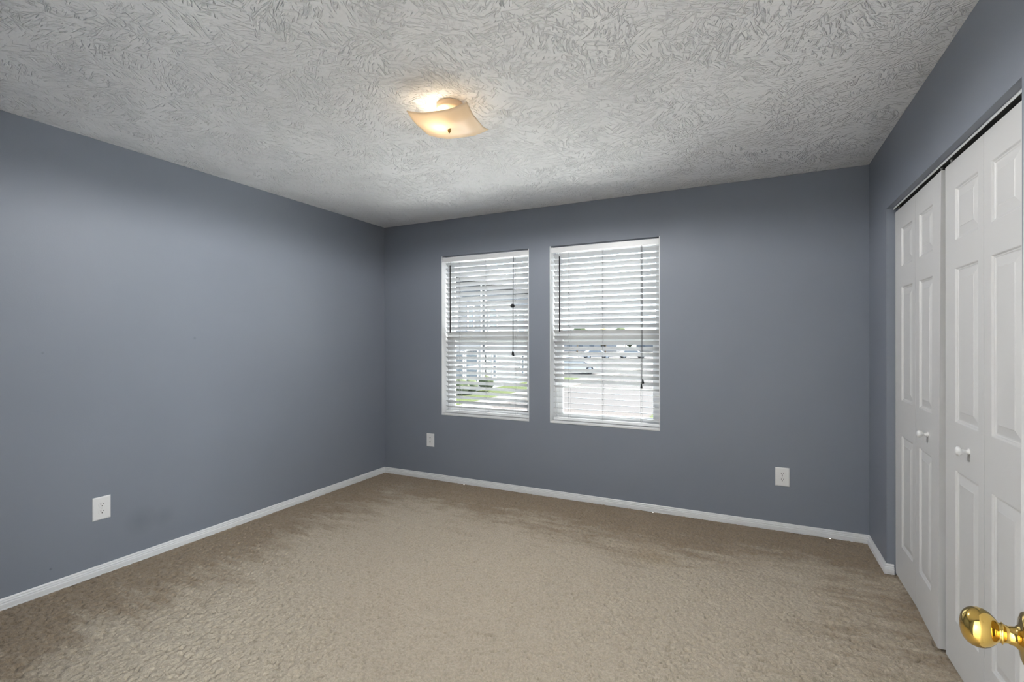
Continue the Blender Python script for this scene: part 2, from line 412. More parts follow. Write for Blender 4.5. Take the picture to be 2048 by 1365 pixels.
# front wall with the entry the camera stands in, and the hall behind it
mb = MB(); mb.box((-WT, FY-.12, 0), (DX0, FY, H)); mb.box((DX1, FY-.12, 0), (W+.85, FY, H)); mb.box((DX0, FY-.12, DT), (DX1, FY, H))
struct(mb.build('wall_front', M_WALL), 'grey-blue painted wall with the entry doorway', 'wall')
mb = MB()
mb.box((-WT, -5.6, 0), (W+.85, -5.5, H)); mb.box((-WT, -5.5, 0), (0, FY-.12, H)); 
HW = (-5.2, -4.05, .75, 2.15)                 # opening for the added hall window that lets fill light in: y range, z range
wall_with_holes(mb, [-5.5, HW[0], HW[1], FY-.12], [0, HW[2], HW[3], H], [HW], lambda a, b, c, d: mb.box((W+.75, a, c), (W+.85, b, d)))
struct(mb.build('wall_hall', M_WHITE), 'white hall wall outside the entry doorway', 'wall')
mb = MB()
for (a, b, c, d) in ((HW[0], HW[1], HW[2], HW[2]+.05), (HW[0], HW[1], HW[3]-.05, HW[3]), (HW[0], HW[0]+.05, HW[2]+.05, HW[3]-.05), (HW[1]-.05, HW[1], HW[2]+.05, HW[3]-.05)): mb.box((W+.77, a, c), (W+.84, b, d))
hw = mb.build('window_3', M_VINYL); struct(hw, 'unseen hall window added at the side to let fill light in', 'window')
q = MB(); q.box((W+.80, HW[0]+.05, HW[2]+.05), (W+.804, HW[1]-.05, HW[3]-.05)); q.build('pane', M_GLASS, hw)
dl = bpy.data.lights.new('hall_fill_panel', 'AREA'); dl.shape = 'RECTANGLE'; dl.size = HW[1]-HW[0]; dl.size_y = HW[3]-HW[2]; dl.energy = HALL_PANEL_W; dl.color = (.93, .97, 1)  # area light added outside the hall opening to brighten the room
dlo = bpy.data.objects.new('hall_fill_panel', dl); COL.objects.link(dlo); dlo.location = (W+.95, (HW[0]+HW[1])/2, (HW[2]+HW[3])/2); dlo.rotation_euler = (0, R(90), 0)
# entry casing
mb = MB()
mb.box((DX0, FY-.13, 0), (DX0+.015, FY+.004, DT)); mb.box((DX1-.015, FY-.13, 0), (DX1, FY+.004, DT)); mb.box((DX0, FY-.13, DT-.015), (DX1, FY+.004, DT))
struct(mb.build('trim_1', M_TRIM), 'white jamb lining the entry doorway', 'trim')

# ------------------------------------------------------------------ baseboards
PROF = [(0, 0), (.014, 0), (.014, .006), (.0105, .0075), (.0105, .0095), (.014, .011), (.014, .027), (.0095, .0295), (.0085, .032), (.0110, .034), (.0110, .0375), (.0055, .0405), (.005, .043), (.0075, .046), (.0065, .050), (.004, .0535), (0, .0545)]
def sweep(mb, path, i0=0, i1=None):
    """path on the wall plane; the board stands to the left of travel"""
    P = [Vector(p) for p in path]; rings = []
    for i, p in enumerate(P):
        ns = []
        if i > 0: d = (P[i]-P[i-1]).normalized(); ns.append(Vector((-d.y, d.x)))
        if i < len(P)-1: d = (P[i+1]-P[i]).normalized(); ns.append(Vector((-d.y, d.x)))
        if len(ns) == 2:
            m = (ns[0]+ns[1]).normalized(); k = 1/m.dot(ns[0]); off = m*k
        else: off = ns[0]
        rings.append([(p.x+off.x*a, p.y+off.y*a, z) for a, z in PROF])
    rings = rings[i0:(i1 if i1 is None else i1+1)]
    n = len(PROF)
    for i in range(len(rings)-1):
        mb.add(rings[i]+rings[i+1], [(k, (k+1) % n, n+(k+1) % n, n+k) for k in range(n)])
    mb.add(rings[0], [tuple(range(n))]); mb.add(rings[-1], [tuple(range(n-1, -1, -1))])
mb = MB(); sweep(mb, [(W, 0), (0, 0), (0, FY)], 1, 2); struct(mb.build('baseboard_left', M_TRIM), 'white ridged baseboard along the left wall', 'baseboard')
mb = MB(); sweep(mb, [(W, CL0), (W, 0), (0, 0), (0, FY)], 1, 2); struct(mb.build('baseboard_back', M_TRIM), 'white ridged baseboard below the windows', 'baseboard')
mb = MB(); sweep(mb, [(W+.033, CL0), (W, CL0), (W, 0), (0, 0)], 0, 2); struct(mb.build('baseboard_right', M_TRIM), 'short white baseboard turning into the closet opening', 'baseboard')
mb = MB(); sweep(mb, [(W, FY), (W, CL1)]); struct(mb.build('baseboard_right_front', M_TRIM), 'white baseboard beside the entry door', 'baseboard')
mb = MB(); sweep(mb, [(0.0125, FY), (DX0, FY)]); struct(mb.build('baseboard_front', M_TRIM), 'white baseboard of the entry wall', 'baseboard')

# ------------------------------------------------------------------ windows
def make_window(i, w, label):
    x0, x1, z0, z1 = w
    root = empty('window_%d' % i, ((x0+x1)/2, 0, z0)); struct(root, label, 'window')
    # white liner of the recess: sides, head, sill
    mb = MB(); t = .006
    mb.box((x0, -.0015, z0), (x0+t, .10, z1)); mb.box((x1-t, -.0015, z0), (x1, .10, z1))
    mb.build('reveal', M_TRIM, root)
    mb = MB(); mb.box((x0+t, -.004, z0), (x1-t, .10, z0+.016)); mb.build('sill', M_TRIM, root, bevel=.003)
    # vinyl frame with stepped tracks
    mb = MB()
    for (a, ya, yb) in ((.022, .098, .112), (.034, .112, .128), (.026, .128, .150), (.040, .150, .17)):
        mb.box((x0, ya, z0), (x0+a, yb, z1)); mb.box((x1-a, ya, z0), (x1, yb, z1))
        mb.box((x0, ya, z0), (x1, yb, z0+a)); mb.box((x0, ya, z1-a), (x1, yb, z1))
    mb.build('frame', M_VINYL, root)
    zm = 1.335
    def sash(ya, yb, za, zb, st, rl_lo, rl_hi):
        mb = MB(); a0, a1 = x0+.03, x1-.03
        mb.box((a0, ya, za), (a0+st, yb, zb)); mb.box((a1-st, ya, za), (a1, yb, zb))
        mb.box((a0+st, ya, za), (a1-st, yb, za+rl_lo)); mb.box((a0+st, ya, zb-rl_hi), (a1-st, yb, zb))
        o = mb.build('sash', M_VINYL, root, bevel=.002)
        g = MB(); ym = (ya+yb)/2
        g.box((a0+st, ym-.002, za+rl_lo), (a1-st, ym+.002, zb-rl_hi))
        g.build('pane', M_GLASS, o)
    sash(.115, .140, z0+.03, zm+.045, .042, .045, .05)
    sash(.143, .168, zm-.03, z1-.03, .022, .05, .03)
    return root
make_window(1, WIN[0], 'left window of the two, nearer the left corner, behind a blind')
make_window(2, WIN[1], 'right window of the two, showing the street through its blind')

# ------------------------------------------------------------------ blinds
def slat_section(tilt, yc, zc, width=.050, th=.0026, crown=.003, n=6):
    top = []; bot = []
    for k in range(n+1):
        s = -width/2 + width*k/n
        c = crown*(1-(2*s/width)**2)
        top.append((s, c+th/2)); bot.append((s, c-th/2))
    pts = top + bot[::-1]
    ct, st = math.cos(tilt), math.sin(tilt)
    # s<0 is the room edge, raised by a positive tilt
    return [(yc + s*ct + h*st, zc - s*st + h*ct) for s, h in pts]
def make_blind(w, label, open_bottom, ladders, wand_x, cord_x, tassels, knob_z, nslat=30):
    x0, x1, z0, z1 = w[0]+.013, w[1]-.013, w[2], w[3]
    root = empty('window_blind', ((x0+x1)/2, .04, z1-.02)); tag(root, label, 'blind', 'window blinds')
    mb = MB(); mb.box((w[0]+.006, .024, z1-.050), (w[1]-.006, .072, z1-.014)); mb.build('headrail', M_VINYL, root, bevel=.003)
    mb = MB(); mb.box((w[0]+.008, .006, z1-.0545), (w[1]-.008, .014, z1-.0125)); mb.box((w[0]+.008, .0045, z1-.0545), (w[1]-.008, .006, z1-.0495))
    mb.build('valance', M_VINYL, root, bevel=.0015)
    zt, zb = z1-.078, z0+.072
    mb = MB(); centres = []
    for k in range(nslat):
        z = zt + (zb-zt)*k/(nslat-1)
        left = nslat-1-k
        tl = R(37 + random.uniform(-1.2, 1.2))
        if left < open_bottom: tl = R(5.5 + random.uniform(-1, 1))
        elif left == open_bottom: tl = R(25)
        yc = .068
        sec = slat_section(tl, yc, z)
        dz = random.uniform(-.0012, .0012)
        xa, xb = x0+random.uniform(0, .003), x1-random.uniform(0, .003)
        mb.prism(sec, lambda y, zz: (xa, y, zz-dz), lambda y, zz: (xb, y, zz+dz))
        centres.append((yc, z, tl))
    mb.build('slats', M_SLAT, root)
    mb = MB(); mb.box((x0, .046, z0+.020), (x1, .092, z0+.040)); mb.build('bottom_rail', M_VINYL, root, bevel=.004)
    # ladder strings: front and back verticals with a rung below every slat
    for lx in ladders:
        mb = MB()
        fr = [(lx, yc-.027*math.cos(tl), z+.027*math.sin(tl)) for yc, z, tl in centres]
        bk = [(lx, yc+.027*math.cos(tl), z-.027*math.sin(tl)) for yc, z, tl in centres]
        mb.tube([(lx, .040, z1-.05)] + fr + [(lx, .045, z0+.04)], .0009, 5)
        mb.tube([(lx, .095, z1-.05)] + bk + [(lx, .093, z0+.04)], .0009, 5)
        for (a, b, c) in zip(fr, bk, centres):
            mb.tube([a, (lx, (a[1]+b[1])/2, (a[2]+b[2])/2-.004), b], .0008, 4)
            mb.tube([(lx, a[1], a[2]+.004), (lx+.0035, a[1]-.0015, a[2]-.002), (lx, a[1], a[2]-.012)], .0009, 4)
        mb.build('ladder_cord', M_CORD, root)
    # tilt wand
    mb = MB(); wy = -.004
    mb.tube([(wand_x, wy, 2.010), (wand_x, wy, 1.385)], .0054, 8); mb.build('tilt_wand', M_DARK, root)
    mb = MB(); mb.tube([(wand_x, wy, 2.008), (wand_x, .003, 2.035), (wand_x, .02, 2.045)], .0018, 6); mb.build('wand_hook', M_STEEL, root)
    # lift cords and their pulls
    zl = min(t[1] for t in tassels)
    for (tx, tz) in tassels:
        mb = MB(); mb.tube([(cord_x+(.003 if tx > cord_x else -.003), .003, z1-.055), ((cord_x+tx)/2, -.004, (z1+tz)/2), (tx, -.006, tz+.02)], .0016, 6); mb.build('lift_cord', M_CORDD, root)
        tb = MB(); tb.lathe([(0, .003), (.006, .0042), (.022, .0075), (.034, .0095), (.037, .008)], (tx, -.006, tz+.022), (random.uniform(-.15, .15), 0, -1), 14)
        tb.build('cord_tassel', M_DARK, root)
    if knob_z:
        mb = MB(); mb.lathe([(0, .012), (.002, .0165), (.010, .0175), (.013, .015), (.015, .0175), (.022, .0165), (.024, .012)], (cord_x-.014, -.006, knob_z), (1, -.35, 0), 20)
        mb.build('cord_stop', M_DARK, root)
    return root
make_blind(WIN[0], 'white slatted blind with a black cord stop, in the window nearer the left corner', 0,
           (.845, 1.128, 1.425), .779, 1.428, ((1.4235, 1.200), (1.432, 1.190)), 1.613)
make_blind(WIN[1], 'white slatted blind with flat open lowest slats, in the right window nearer the closet', 5,
           (1.918, 2.205, 2.512), 1.856, 2.533, ((2.536, .992), (2.528, .955)), None)

# ------------------------------------------------------------------ closet doors (bifold, moulded panels)
def relief_grid(mb, us, zs, cells, put, t):
    """front face on d=0 with moulded panels in the (i,j) cells, back at d=t.  put(u,z,d) -> point"""
    for i in range(len(us)-1):
        for j in range(len(zs)-1):
            a, b, c, d = us[i], us[i+1], zs[j], zs[j+1]
            if (i, j) in cells:
                loops = []
                for ins, dep in ((0, 0), (.002, .0005), (.006, .006), (.009, .0065), (.012, .009), (.016, .009), (.045, .0025), (.047, .0012)):
                    k = min(ins, (b-a)/2-.01)
                    loops.append([(a+k, c+k, dep), (b-k, c+k, dep), (b-k, d-k, dep), (a+k, d-k, dep)])
                for l0, l1 in zip(loops, loops[1:]):
                    vs = [put(*p) for p in l0+l1]
                    mb.add(vs, [(q, (q+1) % 4, 4+(q+1) % 4, 4+q) for q in range(4)])
                mb.add([put(*p) for p in loops[-1]], [(0, 1, 2, 3)])
            else:
                mb.add([put(a, c, 0), put(b, c, 0), put(b, d, 0), put(a, d, 0)], [(0, 1, 2, 3)])
    # edges split like the face so that the corners weld
    u0, u1, z0, z1 = us[0], us[-1], zs[0], zs[-1]
    for j in range(len(zs)-1):
        for u in (u0, u1): mb.add([put(u, zs[j], 0), put(u, zs[j+1], 0), put(u, zs[j+1], t), put(u, zs[j], t)], [(0, 1, 2, 3)])
        for i in range(len(us)-1): mb.add([put(us[i], zs[j], t), put(us[i+1], zs[j], t), put(us[i+1], zs[j+1], t), put(us[i], zs[j+1], t)], [(0, 3, 2, 1)])
    for i in range(len(us)-1):
        for z in (z0, z1): mb.add([put(us[i], z, 0), put(us[i+1], z, 0), put(us[i+1], z, t), put(us[i], z, t)], [(0, 1, 2, 3)])
DZ = [.012, .200, .798, .985, 1.594, 1.702, 1.910, 2.021]
def bifold(i, leaves, label, knob):
    """leaves: list of (start (x,y), end (x,y), margin near start, margin near end), going towards the entry"""
    root = empty('door_%d' % i, (leaves[0][0][0], leaves[0][0][1], 0)); struct(root, label, 'closet door')
    for n, (a, b, m0, m1, lean) in enumerate(leaves):
        A, B = Vector(a), Vector(b); d = (B-A); L = d.length; d.normalize(); nrm = Vector((-d.y, d.x))
        if nrm.x < 0: nrm = -nrm                         # away from the room
        def put(u, z, dep):
            p = A + d*u + nrm*dep
            return (p.x - lean*(u/L)*(1-z/2.0), p.y, z)
        mb = MB(); relief_grid(mb, [0, m0, L-m1, L], DZ, {(1, 1), (1, 3), (1, 5)}, put, .028)
        lf = mb.build('door_leaf', M_DOOR, root)
        if knob and n == knob[0]:
            k = MB(); p = Vector(put(knob[1], knob[2], 0))
            k.lathe([(-.002, .011), (.003, .011), (.004, .0075), (.014, .0062), (.020, .008), (.024, .0135), (.029, .0165), (.034, .0165), (.038, .0135), (.040, .008), (.0405, .003)], p, (-1, 0, 0), 24)
            k.build('knob', M_PLASTIC, lf)
    return root
FX = W+.040
bifold(1, [((FX, CL0-.004), (FX-.001, -.8255), .122, .050, 0), ((FX-.001, -.8275), (FX-.006, -1.2075), .062, .110, .013)],
       'white bifold closet door at the far end, by the back wall', (1, .215, .885))
bifold(2, [((FX, -1.2365), (FX, -1.6085), .104, .046, 0), ((FX, -1.6105), (FX, -1.982), .055, .110, 0)],
       'white bifold closet door nearer the brass knob', (0, .245, .897))
# track under the header
mb = MB(); tx0, tx1 = W+.030, W+.064
mb.box((tx0, CL1, CLT-.012), (tx0+.002, CL0-.012, CLT-.001))
trk = mb.build('trim_2', M_TRIM); struct(trk, 'white metal track above the closet doors', 'track')
mb = MB(); mb.box((tx0+.002, CL1, CLT-.004), (tx1, CL0-.012, CLT-.001)); mb.box((tx1, CL1, CLT-.022), (tx1+.002, CL0-.012, CLT-.001)); mb.build('track_channel', M_GAPSHADE, trk)
for yy in (CL0-.045, -1.165, -1.275):
    mb = MB(); mb.lathe([(0, .004), (.016, .004), (.017, .007), (.024, .007)], (W+.050, yy, 2.0205), (0, 0, 1), 12)
    mb.box((W+.042, yy-.018, 2.0205), (W+.060, yy+.018, 2.0235))
    tag(mb.build('pivot_pin', M_STEEL, None), {CL0-.045: 'steel pivot pin above the corner of the far closet door', -1.165: 'steel guide pin above the free end of the far closet door', -1.275: 'steel guide pin above the free end of the near closet door'}[yy], 'pin', 'closet door pins')

# ------------------------------------------------------------------ entry door, opened against the right side, with its brass knob
ang = R(12.5); dd = Vector((math.sin(ang), math.cos(ang), 0)); nn = Vector((-dd.y, dd.x, 0))     # towards the free edge / out of the face
E0 = Vector((3.637, -2.900, 0)); DW = .76
hinge = E0 - dd*DW
root = empty('door_3', hinge); struct(root, 'open white entry door at the right edge of the view with a brass knob', 'door')
lean = .006
def put(u, z, dep):
    p = hinge + dd*u - nn*(dep) - nn*lean*(1.31-z)*(-1)
    return (p.x, p.y, z)
mb = MB(); relief_grid(mb, [0, .11, .335, .425, .65, DW], [.012, .24, .80, .985, 1.594, 1.70, 1.91, 2.03], {(1, 1), (3, 1), (1, 3), (3, 3), (1, 5), (3, 5)}, put, .035)
mb.build('door_slab', M_DOOR, root)
K0 = E0 - dd*.060; K0.z = .909; K0 += nn*lean*(1.31-.915)
mb = MB()
mb.lathe([(0, .034), (.003, .0345), (.006, .032), (.008, .026), (.009, .0165), (.013, .0125), (.020, .0112), (.024, .0125), (.0255, .0145), (.027, .0125), (.029, .0125), (.0325, .0175), (.038, .0228), (.044, .0256), (.050, .0262), (.056, .0250), (.061, .0220), (.065, .0172), (.0675, .0110), (.0685, .0045)], K0, nn, 64)
kn = mb.build('door_knob', M_BRASS, root); kn['label'] = 'polished brass knob'

# ------------------------------------------------------------------ outlets
def make_outlet(pos, face, label, w=.086, h=.128):
    """face: 'y' on the back wall (looks to -y), 'x' on the left wall (looks to +x)"""
    root = empty('wall_outlet', pos); tag(root, label, 'outlet', 'duplex wall outlets')
    P = Vector(pos)
    def T(u, z, d):
        return P + (Vector((u, -d, z)) if face == 'y' else Vector((d, u, z)))
    mb = MB()
    a, b = w/2, h/2; loops = []
    for ins, d in ((0, 0), (0, .0025), (.0015, .004), (.006, .0058)):
        loops.append([T(-a+ins, -b+ins, d), T(a-ins, -b+ins, d), T(a-ins, b-ins, d), T(-a+ins, b-ins, d)])
    for l0, l1 in zip(loops, loops[1:]): mb.add(l0+l1, [(q, (q+1) % 4, 4+(q+1) % 4, 4+q) for q in range(4)])
    mb.add(loops[-1], [(0, 1, 2, 3)]); mb.add(loops[0], [(3, 2, 1, 0)])
    mb.build('cover_plate', M_PLASTIC, root)
    for s in (1, -1):
        c = s*.0195; mb = MB(); n = 28; ring = []
        for k in range(n):
            t_ = 2*math.pi*k/n; x_ = .0172*math.cos(t_); z_ = max(-.0142, min(.0142, .0172*math.sin(t_)))
            ring.append((x_, z_))
        mb.prism(ring, lambda x, z: T(x, c+z, .0050), lambda x, z: T(x*.97, c+z*.97, .0078))
        rc = mb.build('receptacle', M_PLASTIC, root)
        sl = MB()
        for (u, hh) in ((-.0063, .0042), (.0063, .0034)):
            sl.prism([(u-.0012, -hh), (u+.0012, -hh), (u+.0012, hh), (u-.0012, hh)], lambda x, z: T(x, c+.0045+z, .0070), lambda x, z: T(x, c+.0045+z, .0081))
        g = [(.0028*math.cos(2*math.pi*k/14), .0028*math.sin(2*math.pi*k/14)) for k in range(14)]
        sl.prism(g, lambda x, z: T(x, c-.0068+z, .0070), lambda x, z: T(x, c-.0068+z, .0081))
        sl.build('socket_holes', M_SLOT, rc)
    mb = MB(); mb.lathe([(0, .0034), (.0006, .0034), (.0012, .0024)], T(0, 0, .0056), T(0, 0, 1)-T(0, 0, 0), 14); mb.build('screw', M_SCREW, root)
    return root
make_outlet((0, -2.377, .372), 'x', 'white duplex outlet on the left wall above its baseboard')
make_outlet((.553, 0, .369), 'y', 'white duplex outlet on the back wall below the left window near the corner', .084, .124)
make_outlet((3.480, 0, .371), 'y', 'white duplex outlet on the back wall near the closet corner')

# ------------------------------------------------------------------ ceiling lamp
LC = Vector((1.998, -1.868, H))
lamp = empty('ceiling_light', LC); tag(lamp, 'lit ceiling light with a square peach glass shade and brass finial', 'ceiling light')
mb = MB(); mb.lathe([(0, .062), (.002, .064), (.022, .064), (.027, .061), (.030, .052), (.031, .02)], LC, (0, 0, -1), 48); mb.build('ceiling_pan', M_PAN, lamp)
mb = MB(); mb.lathe([(.028, .006), (.125, .0035)], LC, (0, 0, -1), 10); mb.build('stem', M_BRASSD, lamp)
SA = R(9.5)
def rise(t): return .004*t*t + .018*max(0, (abs(t)-.42)/.58)**1.35
def shade_pt(u, v, off):
    h = .112 - rise(u) - rise(v)
    x, y = u*.148, v*.148
    return (LC.x-.012 + x*math.cos(SA)-y*math.sin(SA), LC.y+.012 + x*math.sin(SA)+y*math.cos(SA), LC.z - h - off)
mb = MB(); n = 24
for off in (0, .004):
    vs = [shade_pt(-1+2*i/n, -1+2*j/n, off) for j in range(n+1) for i in range(n+1)]
    mb.add(vs, [(j*(n+1)+i, j*(n+1)+i+1, (j+1)*(n+1)+i+1, (j+1)*(n+1)+i) for j in range(n) for i in range(n)], True)
per = [(i, 0) for i in range(n)] + [(n, j) for j in range(n)] + [(n-i, n) for i in range(n)] + [(0, n-j) for j in range(n)]
pv = [shade_pt(-1+2*i/n, -1+2*j/n, 0) for i, j in per] + [shade_pt(-1+2*i/n, -1+2*j/n, .004) for i, j in per]
m_ = len(per); mb.add(pv, [(k, (k+1) % m_, m_+(k+1) % m_, m_+k) for k in range(m_)])
mb.build('glass_shade', M_SHADE, lamp)
FC = Vector(shade_pt(0, 0, .004))
mb = MB(); mb.lathe([(-.001, .0085), (.002, .0085), (.004, .006), (.007, .0075), (.010, .006), (.012, .0035), (.015, .002)], FC, (0, 0, -1), 20); mb.build('finial', M_BRASSD, lamp)
B0 = LC + Vector((0, 0, -.062)); bd = Vector((-.80, -.60, -.12))
mb = MB(); mb.lathe([(.002, .013), (.020, .0135), (.022, .012)], B0, bd, 20); mb.build('bulb_socket', M_PLASTIC, lamp)
mb = MB(); mb.lathe([(.020, .011), (.028, .014), (.038, .022), (.048, .0265), (.058, .0260), (.067, .020), (.073, .011), (.075, .003)], B0, bd, 24); mb.build('bulb', M_BULB, lamp)
gd = bpy.data.lights.new('added_down_spot', 'SPOT'); gd.energy = DOWN_SPOT_W; gd.color = (1, .99, .97); gd.spot_size = R(180); gd.spot_blend = 0.2; gd.shadow_soft_size = 0  # extra spot added below the shade to light the room downwards
go = bpy.data.objects.new('added_down_spot', gd); COL.objects.link(go); go.parent = lamp; go.location = (FC - LC) + Vector((0, 0, -.02))

# ------------------------------------------------------------------ fill lamp added in the unseen hall behind the camera
hl = empty('added_hall_lamp', (1.1, -4.75, H)); tag(hl, 'round white ceiling light added in the unseen hall to fill the room', 'ceiling light')
mb = MB(); mb.lathe([(0, .17), (.02, .17), (.022, .15)], (1.1, -4.75, H), (0, 0, -1), 40); mb.build('base_plate', M_PLASTIC, hl)
mb = MB(); mb.lathe([(.022, .155), (.05, .145), (.075, .10), (.085, .03)], (1.1, -4.75, H), (0, 0, -1), 40); mb.build('diffuser', M_HALLFILL, hl)
ad = bpy.data.lights.new('hall_fill', 'POINT'); ad.energy = HALL_FILL_W; ad.color = (1, .99, .98); ad.shadow_soft_size = .12
ao = bpy.data.objects.new('hall_fill', ad); COL.objects.link(ao); ao.parent = hl; ao.location = (0, 0, -.16)

# ------------------------------------------------------------------ outside
G = -1.4
M_ASPH = simple('asphalt', (.046, .043, .042), .9, spec=.08, noise=.12, nscale=6)
M_CONC = simple('pinkish_concrete', (.052, .046, .043), .9, spec=.08, noise=.08, nscale=3)
M_BOUNCE = simple('pale_bounce_slab', (.80, .78, .74), .9, noise=.05, nscale=3)
M_WALK = simple('pale_concrete', (.095, .09, .085), .9, spec=.08, noise=.06, nscale=4)
M_GRASS = simple('mown_grass', (.035, .045, .016), 1, spec=.08, noise=.3, nscale=8)
M_DRYG = simple('dry_grass', (.07, .06, .03), 1, spec=.08, noise=.2, nscale=3)
M_SIDE = simple('white_siding', (.13, .135, .14), .7, spec=.08, noise=.03, nscale=2)
M_SIDEG = simple('grey_siding', (.075, .08, .087), .7, spec=.08, noise=.04, nscale=2)
M_ROOF = simple('grey_shingles', (.06, .06, .065), .9, spec=.08, noise=.2, nscale=10)
M_DGLASS = simple('dark_glass', (.03, .04, .05), .08, noise=.1, nscale=1)
M_BARK = simple('bark', (.12, .09, .06), .9, noise=.2, nscale=10)
M_LEAF = simple('tree_foliage', (.03, .04, .015), 1, noise=.4, nscale=3, bump=.8, bscale=3)
M_LEAF2 = simple('autumn_foliage', (.06, .05, .02), 1, noise=.4, nscale=3, bump=.8, bscale=3)
M_CARW = simple('white_car_paint', (.30, .31, .32), .3, noise=.01, nscale=3)
M_CARG = simple('grey_car_paint', (.10, .12, .15), .2, noise=.03, nscale=3)
M_CARS = simple('silver_car_paint', (.16, .17, .18), .3, noise=.02, nscale=3)
M_TYRE = simple('tyre_rubber', (.02, .02, .02), .8, noise=.1, nscale=20)
struct(box_obj('ground', (-120, -30, G-.3), (110, 190, G-.02), M_ASPH), 'grey asphalt street and parking area outside the windows', 'ground')
struct(box_obj('bounce_slab', (-5.9, .22, G-.02), (9, 11.5, G+.03), M_BOUNCE), 'unseen pale slab added under the windows to bounce daylight in', 'bounce_slab')  # added out of view, bright so it throws daylight up through the slats
struct(box_obj('path', (-7.6, .6, G-.02), (-6.2, 60, G+.06), M_WALK), 'pale sidewalk along the townhouses across the way', 'sidewalk')
struct(box_obj('road', (-6.2, 11.5, G-.02), (1.5, 14.5, G+.01), M_CONC), 'pinkish concrete drive beyond the added slab', 'road')
tag(box_obj('grass_strip', (-9.85, .6, G-.02), (-7.6, 31, G+.04), M_GRASS), 'green lawn strip in front of the townhouses', 'grass', kind='stuff')
tag(box_obj('grass_patch', (.1, 12.0, G-.01), (6, 16, G+.05), M_GRASS), 'small green lawn corner at the lower right of the right window', 'grass', kind='stuff')
tag(box_obj('dry_grass_bank', (-4, 78, G-.02), (60, 100, G+.25), M_DRYG), 'dry yellow grass bank beyond the parked cars', 'grass', kind='stuff')
for k, y in enumerate((23.2, 25.8, 28.4)):
    tag(box_obj('parking_line', (-6.1, y, G-.02), (-2.6, y+.14, G-.012), M_WALK), ['white painted parking line nearest the windows', 'middle white painted parking line on the asphalt', 'farthest white painted parking line on the asphalt'][k], 'marking', 'parking lines')

def townhouse(y0, y1, siding, label, wins, porch=None, depth=9):
    root = empty('townhouse', (-10, (y0+y1)/2, G)); tag(root, label, 'house', 'townhouses across the way')
    X = -10; eave = 4.4
    mb = MB(); mb.box((X-depth, y0, G), (X, y1, eave))
    if porch:
        pass
    k = 0
    z = G+.2
    while z < eave-.1:                                     # lap siding courses
        mb.box((X, y0+.1, z), (X+.012, y1-.1, z+.10)); z += .2
    mb.build('wall', siding, root)
    for y in (y0, y1-.14):
        mb = MB(); mb.box((X, y, G), (X+.03, y+.14, eave)); mb.build('corner_board', M_TRIM, root)
    mb = MB(); rid = eave+2.6
    mb.prism([(X+.5, eave), (X+.5, eave+.15), (X-depth/2, rid), (X-depth-.4, eave+.15), (X-depth-.4, eave)], lambda x, z: (x, y0-.15, z), lambda x, z: (x, y1+.15, z))
    mb.build('roof', M_ROOF, root)
    for (a, b, c, d) in wins:
        mb = MB(); f = .07
        mb.box((X, a-f, c-f), (X+.06, a, d+f)); mb.box((X, b, c-f), (X+.06, b+f, d+f)); mb.box((X, a, d), (X+.06, b, d+f)); mb.box((X, a, c-f), (X+.06, b, c))
        mb.box((X, a, (c+d)/2-.03), (X+.05, b, (c+d)/2+.03))
        w = mb.build('window', M_TRIM, root)
        g = MB(); g.box((X+.012, a, c), (X+.03, b, d)); g.build('pane', M_DGLASS, w)
    if porch:
        a, b, c = porch
        mb = MB(); mb.box((X, a, G), (X+1.5, b, G+.35)); mb.build('porch_floor', M_WALK, root)
        mb = MB(); mb.box((X, a, c), (X+1.6, b, c+.25)); mb.build('porch_roof', M_TRIM, root)
        for y in (a+.05, (a+b)/2, b-.2):
            mb = MB(); mb.box((X+1.3, y, G+.35), (X+1.45, y+.15, c)); mb.build('porch_post', M_TRIM, root)
        mb = MB(); mb.box((X, (a+b)/2+.2, G+.35), (X+.05, b-.4, c-.15)); mb.build('front_door', M_CARG, root)
    return root
townhouse(14.6, 19.62, M_SIDEG, 'grey townhouse with a dark-windowed front behind the left window',
          ((18.13, 18.66, 1.9, 3.15), (16.3, 17.0, 1.9, 3.15), (15.8, 17.6, -.5, .7), (17.9, 18.1+.95, -.9, .8)))
townhouse(19.95, 28.15, M_SIDE, 'white townhouse with slim windows next to the grey one',
          ((19.82, 20.08, -.75, .55), (20.83, 21.2, -.75, .55), (24.68, 25.05, -.78, .35), (20.4, 21.3, 1.9, 3.1), (24.2, 25.2, 1.9, 3.1)))
# shrubs by the grey house
def blob(mb, c, r, sq=1.0, seed=0):
    rnd = random.Random(seed); bm = bmesh.new(); bmesh.ops.create_icosphere(bm, subdivisions=3, radius=1)
    vs = []
    for v in bm.verts:
        d = v.co.normalized(); k = 1 + .22*math.sin(5*d.x+seed)*math.sin(6*d.y+2*seed)*math.sin(5*d.z+3) + rnd.uniform(-.07, .07)
        vs.append((c[0]+d.x*r*k, c[1]+d.y*r*k, c[2]+d.z*r*k*sq))
    mb.add(vs, [tuple(v.index for v in f.verts) for f in bm.faces], True); bm.free()
for k, (y, r_, lab) in enumerate(((16.3, .42, 'round green shrub at the left of the grey townhouse front'), (17.3, .36, 'low green shrub in the middle of the grey townhouse front'), (18.9, .40, 'green shrub beside the corner between the townhouses'))):
    mb = MB(); blob(mb, (-9.3, y, G+.05+r_*1.12), r_, .9, k+1); tag(mb.build('shrub', M_LEAF), lab, 'shrub', 'townhouse shrubs')

